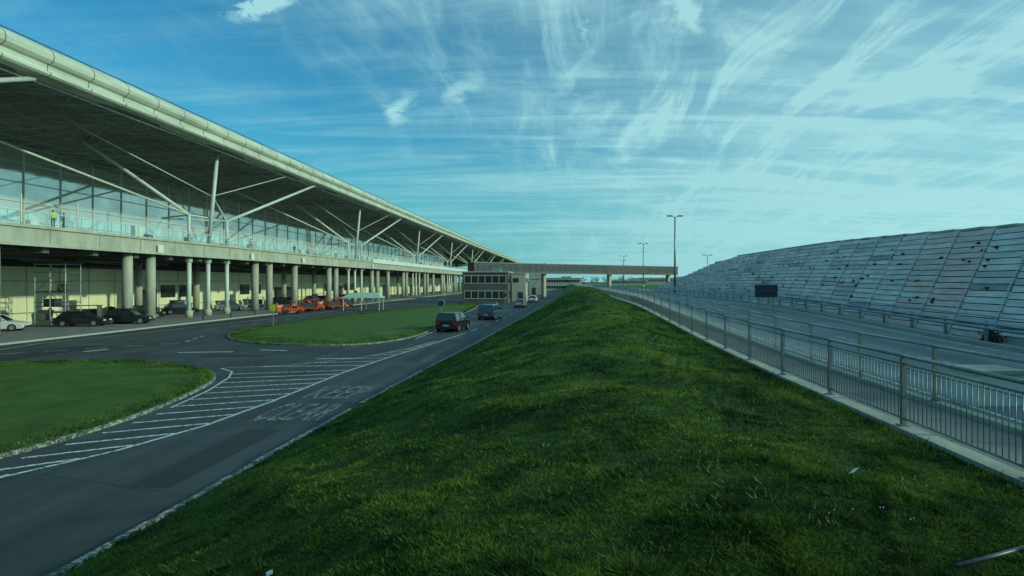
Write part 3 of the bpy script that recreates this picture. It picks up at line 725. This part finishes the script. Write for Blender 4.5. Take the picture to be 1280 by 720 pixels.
def barrier(x,y,rz):
    e=empty('traffic_barrier',(x,y,.13),rz); b=MB(); b.prism([(-.25,0),(-.25,.2),(-.12,.35),(-.09,.95),(.09,.95),(.12,.35),(.25,.2),(.25,0)],'x',-.75,.75,M['orange']); b.box((0,-.13,.7),(1.1,.03,.12),M['white']); b.obj('shell',e,bevel=.03)
for i in range(6): barrier(-42.-.5*random.random(),95+i*4.1,1.5+random.uniform(-.35,.35))
def bin_(x,y):
    e=empty('wheelie_bin',(x,y,.13),random.random()*3); b=MB(); b.add([(-.45,-.3,.15),(.45,-.3,.15),(.45,.3,.15),(-.45,.3,.15),(-.6,-.4,1.1),(.6,-.4,1.1),(.6,.4,1.1),(-.6,.4,1.1)],[(0,1,5,4),(1,2,6,5),(2,3,7,6),(3,0,4,7),(0,3,2,1)],M['steel_d']); b.obj('body',e)
    b=MB(); b.prism([(-.43,1.1),(-.43,1.16),(0,1.28),(.43,1.16),(.43,1.1)],'x',-.63,.63,M['dark']); b.obj('lid',e)
    b=MB()
    for sx in(-.4,.4):
        for sy in(-.2,.2): b.cyl((sx-.04,sy,.09),(sx+.04,sy,.09),.09,M['black'],10)
    b.obj('wheels',e)
for i in range(10): bin_(-56-random.random(),52+i*8.5+random.random()*5)
def shelter(x,y,rz=0.):
    e=empty('green_roof_shelter',(x,y,.0),rz); b=MB()
    b.add([(-3,-2,2.),(3,-2,2.),(3,2,2.),(-3,2,2.),(-2.,0,2.75),(2.,0,2.75),(-3,-2,1.93),(3,-2,1.93),(3,2,1.93),(-3,2,1.93)],[(0,1,5,4),(1,2,5),(2,3,4,5),(3,0,4),(0,6,7,1),(1,7,8,2),(2,8,9,3),(3,9,6,0)],M['palegreen']); b.obj('roof',e)
    b=MB()
    for sx in(-2.7,0,2.7):
        for sy in(-1.8,1.8): b.cyl((sx,sy,0),(sx,sy,1.95),.05,M['steel'],6)
    b.add([(-2.7,1.75,.3),(2.7,1.75,.3),(2.7,1.75,1.8),(-2.7,1.75,1.8)],[(0,1,2,3)],M['bglass']); b.box((0,1.2,.5),(4.4,.4,.06),M['bark']); b.box((-1.8,1.2,.25),(.08,.3,.5),M['steel_d']); b.box((1.8,1.2,.25),(.08,.3,.5),M['steel_d'])
    b.obj('frame',e)
shelter(-31.6,101,.1)
e=empty('scaffold_tower',(-50.6,64,.13)); b=MB()
for sx in(-1.5,0,1.5):
    for sy in(-1,1): b.cyl((sx,sy,0),(sx,sy,6.2),.05,M['galv'],6)
for z in(.3,1.3,2.3,3.3,4.3,5.3,6.1):
    for sy in(-1,1): b.cyl((-1.6,sy,z),(1.6,sy,z),.045,M['galv'],6)
    for sx in(-1.5,0,1.5): b.cyl((sx,-1.1,z),(sx,1.1,z),.045,M['galv'],6)
for z in(.3,1.8,3.3): b.cyl((-1.5,-1,z),(0,-1,z+1.5),.04,M['galv'],6); b.cyl((1.5,-1,z),(0,-1,z+1.5),.04,M['galv'],6)
b.obj('tubes',e); b=MB(); b.box((0,0,3.4),(3.,1.8,.06),M['bark']); b.box((0,0,1.9),(3.,1.8,.06),M['bark']); b.box((-.6,.1,2.3),(1.1,1.,.7),M['dark']); b.box((.7,.1,3.8),(1.,1.,.7),M['steel_d']); b.obj('boards',e)
def signpost(x,y,h,kind):
    e=empty('traffic_sign',(x,y,.0)); b=MB(); b.cyl((0,0,0),(0,0,h),.05,M['galv'],8); b.obj('post',e); b=MB()
    if kind=='y': b.box((0,-.07,h-.35),(.5,.03,.65),M['yellow']); b.box((0,-.05,h-.35),(.54,.01,.69),M['black'])
    else: b.cyl((0,-.06,h-.3),(0,-.09,h-.3),.32,M['blue'],20); b.cyl((0,-.05,h-.3),(0,-.06,h-.3),.35,M['white'],20)
    b.obj('plate',e)
signpost(-28.4,62.5,2.3,'y'); signpost(-11.9,62,2.7,'b'); signpost(-22.,118,2.5,'y'); signpost(-9.2,100,2.7,'b'); signpost(-39,120,2.8,'b')
def bollard(x,y):
    b=MB(); b.cyl((0,0,0),(0,0,.95),.07,M['black'],10); b.cyl((0,0,.7),(0,0,.8),.075,M['galv'],10); b.cyl((0,0,.95),(0,0,1.0),.07,M['black'],10,.03); b.obj('bollard',loc=(x,y,.13))
for y in np.arange(72,140,6.): bollard(-40.6,y)

def person(x,y,z,rz,top,stride=.12):
    J=[(0,0,.95),(0,0,1.15),(0,0,1.38),(0,.01,1.5),(0,.02,1.62),(0,.01,1.72),
       (.1,0,.9),(.11,stride,.5),(.11,stride*.6,.08),(.11,stride*.6+.16,.04),(-.1,0,.9),(-.11,-stride*.3,.5),(-.11,-stride,.08),(-.11,-stride+.16,.04),
       (.19,0,1.4),(.25,-.03,1.12),(.24,.1,.88),(.23,.14,.78),(-.19,0,1.4),(-.25,.03,1.12),(-.22,.15,.92),(-.2,.2,.84)]
    R=[.15,.14,.16,.06,.1,.085,.09,.065,.045,.035,.09,.065,.045,.035,.065,.047,.035,.03,.065,.047,.035,.03]
    E=[(0,1),(1,2),(2,3),(3,4),(4,5),(0,6),(6,7),(7,8),(8,9),(0,10),(10,11),(11,12),(12,13),(2,14),(14,15),(15,16),(16,17),(2,18),(18,19),(19,20),(20,21)]
    me=bpy.data.meshes.new('person'); me.from_pydata(J,E,[]); o=bpy.data.objects.new('person',me); scene.collection.objects.link(o)
    o.modifiers.new('s','SKIN'); 
    for i,r_ in enumerate(R): me.skin_vertices[0].data[i].radius=(r_,r_*.8)
    me.skin_vertices[0].data[0].use_root=True
    sd=o.modifiers.new('d','SUBSURF'); sd.levels=2; sd.render_levels=2
    bpy.context.view_layer.update(); dg=bpy.context.evaluated_depsgraph_get(); m2=bpy.data.meshes.new_from_object(o.evaluated_get(dg)); bpy.data.objects.remove(o)
    m2.materials.clear()
    for mm in(M['blue'],top,M['skin'],M['black']): m2.materials.append(mm)
    for p in m2.polygons:
        c=p.center; p.use_smooth=True
        if c.z>1.66 or (c.z>1.56 and c.y<-.01): p.material_index=3
        elif c.z>1.48: p.material_index=2
        elif c.z<.09: p.material_index=3
        elif abs(c.x)>.17 and c.z<.9: p.material_index=2
        elif c.z>.93: p.material_index=1
        else: p.material_index=0
    o=bpy.data.objects.new('person',m2); o.location=(x,y,z); o.rotation_euler[2]=rz; scene.collection.objects.link(o)
person(-45.9,57.5,9.22,1.,M['yellow']); person(-46.5,59.5,9.22,2.,M['blue']); person(-47.,96,9.22,0,M['white']); person(-47.2,112,9.22,0.4,M['blue'])

# ------------------------------------------------------------------ world
SUN_EL=math.radians(19); SUN_AZ=math.radians(104)
w=bpy.data.worlds.new('World'); scene.world=w; w.use_nodes=True; nt=w.node_tree; N=nt.nodes; L=nt.links
bg=N['Background']; bg.inputs['Strength'].default_value=.1
sky=N.new('ShaderNodeTexSky'); sky.sky_type='NISHITA'; sky.sun_disc=False; sky.sun_elevation=SUN_EL; sky.sun_rotation=SUN_AZ
sky.air_density=1.2; sky.dust_density=.4; sky.ozone_density=3.
def math_(op,a,b_=None,c_=None):
    n=N.new('ShaderNodeMath'); n.operation=op
    for i,v in enumerate((a,b_,c_)):
        if v is None: continue
        if isinstance(v,(int,float)): n.inputs[i].default_value=v
        else: L.new(v,n.inputs[i])
    return n.outputs[0]
def mr_(v,a,b_,c=0.,d=1.,sm=True):
    n=N.new('ShaderNodeMapRange'); n.interpolation_type='SMOOTHSTEP' if sm else 'LINEAR'
    n.inputs['From Min'].default_value=a; n.inputs['From Max'].default_value=b_; n.inputs['To Min'].default_value=c; n.inputs['To Max'].default_value=d
    L.new(v,n.inputs['Value']); return n.outputs[0]
tc=N.new('ShaderNodeTexCoord'); sx=N.new('ShaderNodeSeparateXYZ'); L.new(tc.outputs['Generated'],sx.inputs[0])
zc=math_('MAXIMUM',sx.outputs[2],0.); zp=math_('ADD',zc,.12)
px=math_('DIVIDE',sx.outputs[0],zp); py=math_('DIVIDE',sx.outputs[1],zp)
P=N.new('ShaderNodeCombineXYZ'); L.new(px,P.inputs[0]); L.new(py,P.inputs[1])
def noise(vec,scale,rot,stretch,det=8,ro=.6,dis=0.,off=(0,0,0)):
    mp=N.new('ShaderNodeMapping'); mp.inputs['Scale'].default_value=stretch; mp.inputs['Rotation'].default_value=(0,0,rot); mp.inputs['Location'].default_value=off
    L.new(vec,mp.inputs['Vector']); n=N.new('ShaderNodeTexNoise'); n.inputs['Scale'].default_value=scale; n.inputs['Detail'].default_value=det; n.inputs['Roughness'].default_value=ro; n.inputs['Distortion'].default_value=dis
    L.new(mp.outputs[0],n.inputs['Vector']); return n
nA=noise(P.outputs[0],3.4,.12,(1.6,.3,1),13,.66,.8)
nB=noise(P.outputs[0],1.7,-.12,(.25,1.8,1),13,.66,.7,(3,1,0))
nC=noise(P.outputs[0],.8,.6,(1,.8,1),5,.55,.0,(5,2,0))
nE=noise(P.outputs[0],2.2,.3,(.8,1.1,1),12,.66,.5,(2,4,0))
a=mr_(nA.outputs['Fac'],.44,.76); b_=mr_(nB.outputs['Fac'],.42,.72); e_=mr_(nE.outputs['Fac'],.44,.74)
side=mr_(px,-1.3,.5,.12,1.)
cov=mr_(nC.outputs['Fac'],.36,.60,.2,1.)
low=mr_(sx.outputs[2],.05,.34,1.,.3)
c1=math_('MULTIPLY',math_('MULTIPLY',a,side),math_('MULTIPLY',cov,.95))
c2=math_('MULTIPLY',math_('MULTIPLY',b_,mr_(px,-2.2,.4,.4,1.)),math_('MULTIPLY',low,.9))
c3=math_('MULTIPLY',e_,mr_(px,-1.2,1.0,.12,.5))
veil=math_('MULTIPLY',mr_(px,-1.2,1.5,0.,.6),mr_(nC.outputs['Fac'],.2,.7,.55,1.))
c=math_('ADD',math_('ADD',math_('ADD',c1,c2),veil),c3)
nd=noise(P.outputs[0],7.,0,(1,1,1),9,.7,.4)
vs_=N.new('ShaderNodeVectorMath'); vs_.operation='MULTIPLY_ADD'; vs_.inputs[1].default_value=(.22,.22,0); vs_.inputs[2].default_value=(-.11,-.11,0)
L.new(nd.outputs['Color'],vs_.inputs[0]); pa=N.new('ShaderNodeVectorMath'); L.new(P.outputs[0],pa.inputs[0]); L.new(vs_.outputs[0],pa.inputs[1])
for (cx,cy,ra,rb,rot,st) in [(-.83,1.74,.026,.09,1.0,1.4),(-.655,2.53,.035,.15,.45,.75),(-.384,2.37,.035,.16,.5,.45),(.345,1.80,.04,.13,-.2,.7),(.06,1.90,.014,.13,-.2,.28),(.02,2.25,.025,.2,.3,.25)]:
    sb=N.new('ShaderNodeVectorMath'); sb.operation='SUBTRACT'; L.new(pa.outputs[0],sb.inputs[0]); sb.inputs[1].default_value=(cx,cy,0)
    mp=N.new('ShaderNodeMapping'); mp.vector_type='TEXTURE'; mp.inputs['Rotation'].default_value=(0,0,rot); mp.inputs['Scale'].default_value=(ra,rb,1); L.new(sb.outputs[0],mp.inputs['Vector'])
    ln=N.new('ShaderNodeVectorMath'); ln.operation='LENGTH'; L.new(mp.outputs[0],ln.inputs[0])
    c=math_('ADD',c,mr_(ln.outputs['Value'],.0,1.7,st,0.))
cl=N.new('ShaderNodeClamp'); L.new(c,cl.inputs[0]); cl.inputs['Max'].default_value=.92
tint=N.new('ShaderNodeVectorMath'); tint.operation='MULTIPLY'; L.new(sky.outputs[0],tint.inputs[0]); tint.inputs[1].default_value=(.24,1.02,1.2)
mx=N.new('ShaderNodeMix'); mx.data_type='RGBA'; L.new(cl.outputs[0],mx.inputs[0]); L.new(tint.outputs[0],mx.inputs[6]); mx.inputs[7].default_value=(3.9,7.4,7.7,1)
hzc=N.new('ShaderNodeMix'); hzc.data_type='RGBA'; L.new(mr_(sx.outputs[0],-.3,.7),hzc.inputs[0]); hzc.inputs[6].default_value=(1.5,4.8,5.6,1); hzc.inputs[7].default_value=(4.4,8.2,8.2,1)
hz=N.new('ShaderNodeMix'); hz.data_type='RGBA'; L.new(mr_(sx.outputs[2],0.,.26,.6,0.),hz.inputs[0]); L.new(mx.outputs[2],hz.inputs[6]); L.new(hzc.outputs[2],hz.inputs[7])
L.new(hz.outputs[2],bg.inputs['Color'])
sl=bpy.data.lights.new('sun','SUN'); sl.energy=2.2; sl.angle=math.radians(1.5); sl.color=(.86,1,.68)
so=bpy.data.objects.new('sun',sl); scene.collection.objects.link(so)
dv=Vector((math.sin(SUN_AZ)*math.cos(SUN_EL),math.cos(SUN_AZ)*math.cos(SUN_EL),math.sin(SUN_EL))); so.rotation_euler=dv.to_track_quat('Z','Y').to_euler()

# ------------------------------------------------------------------ camera
cd=bpy.data.cameras.new('camera'); co=bpy.data.objects.new('camera',cd); scene.collection.objects.link(co)
co.location=(0,0,EYE); co.rotation_euler=(math.radians(90),0,0)
cd.sensor_width=36; cd.lens=36*800/1280; cd.shift_x=-65/1280; cd.shift_y=-8/1280; cd.clip_end=9000; cd.clip_start=.05
scene.camera=co
scene.view_settings.view_transform='Standard'; scene.view_settings.look='None'; scene.view_settings.exposure=0
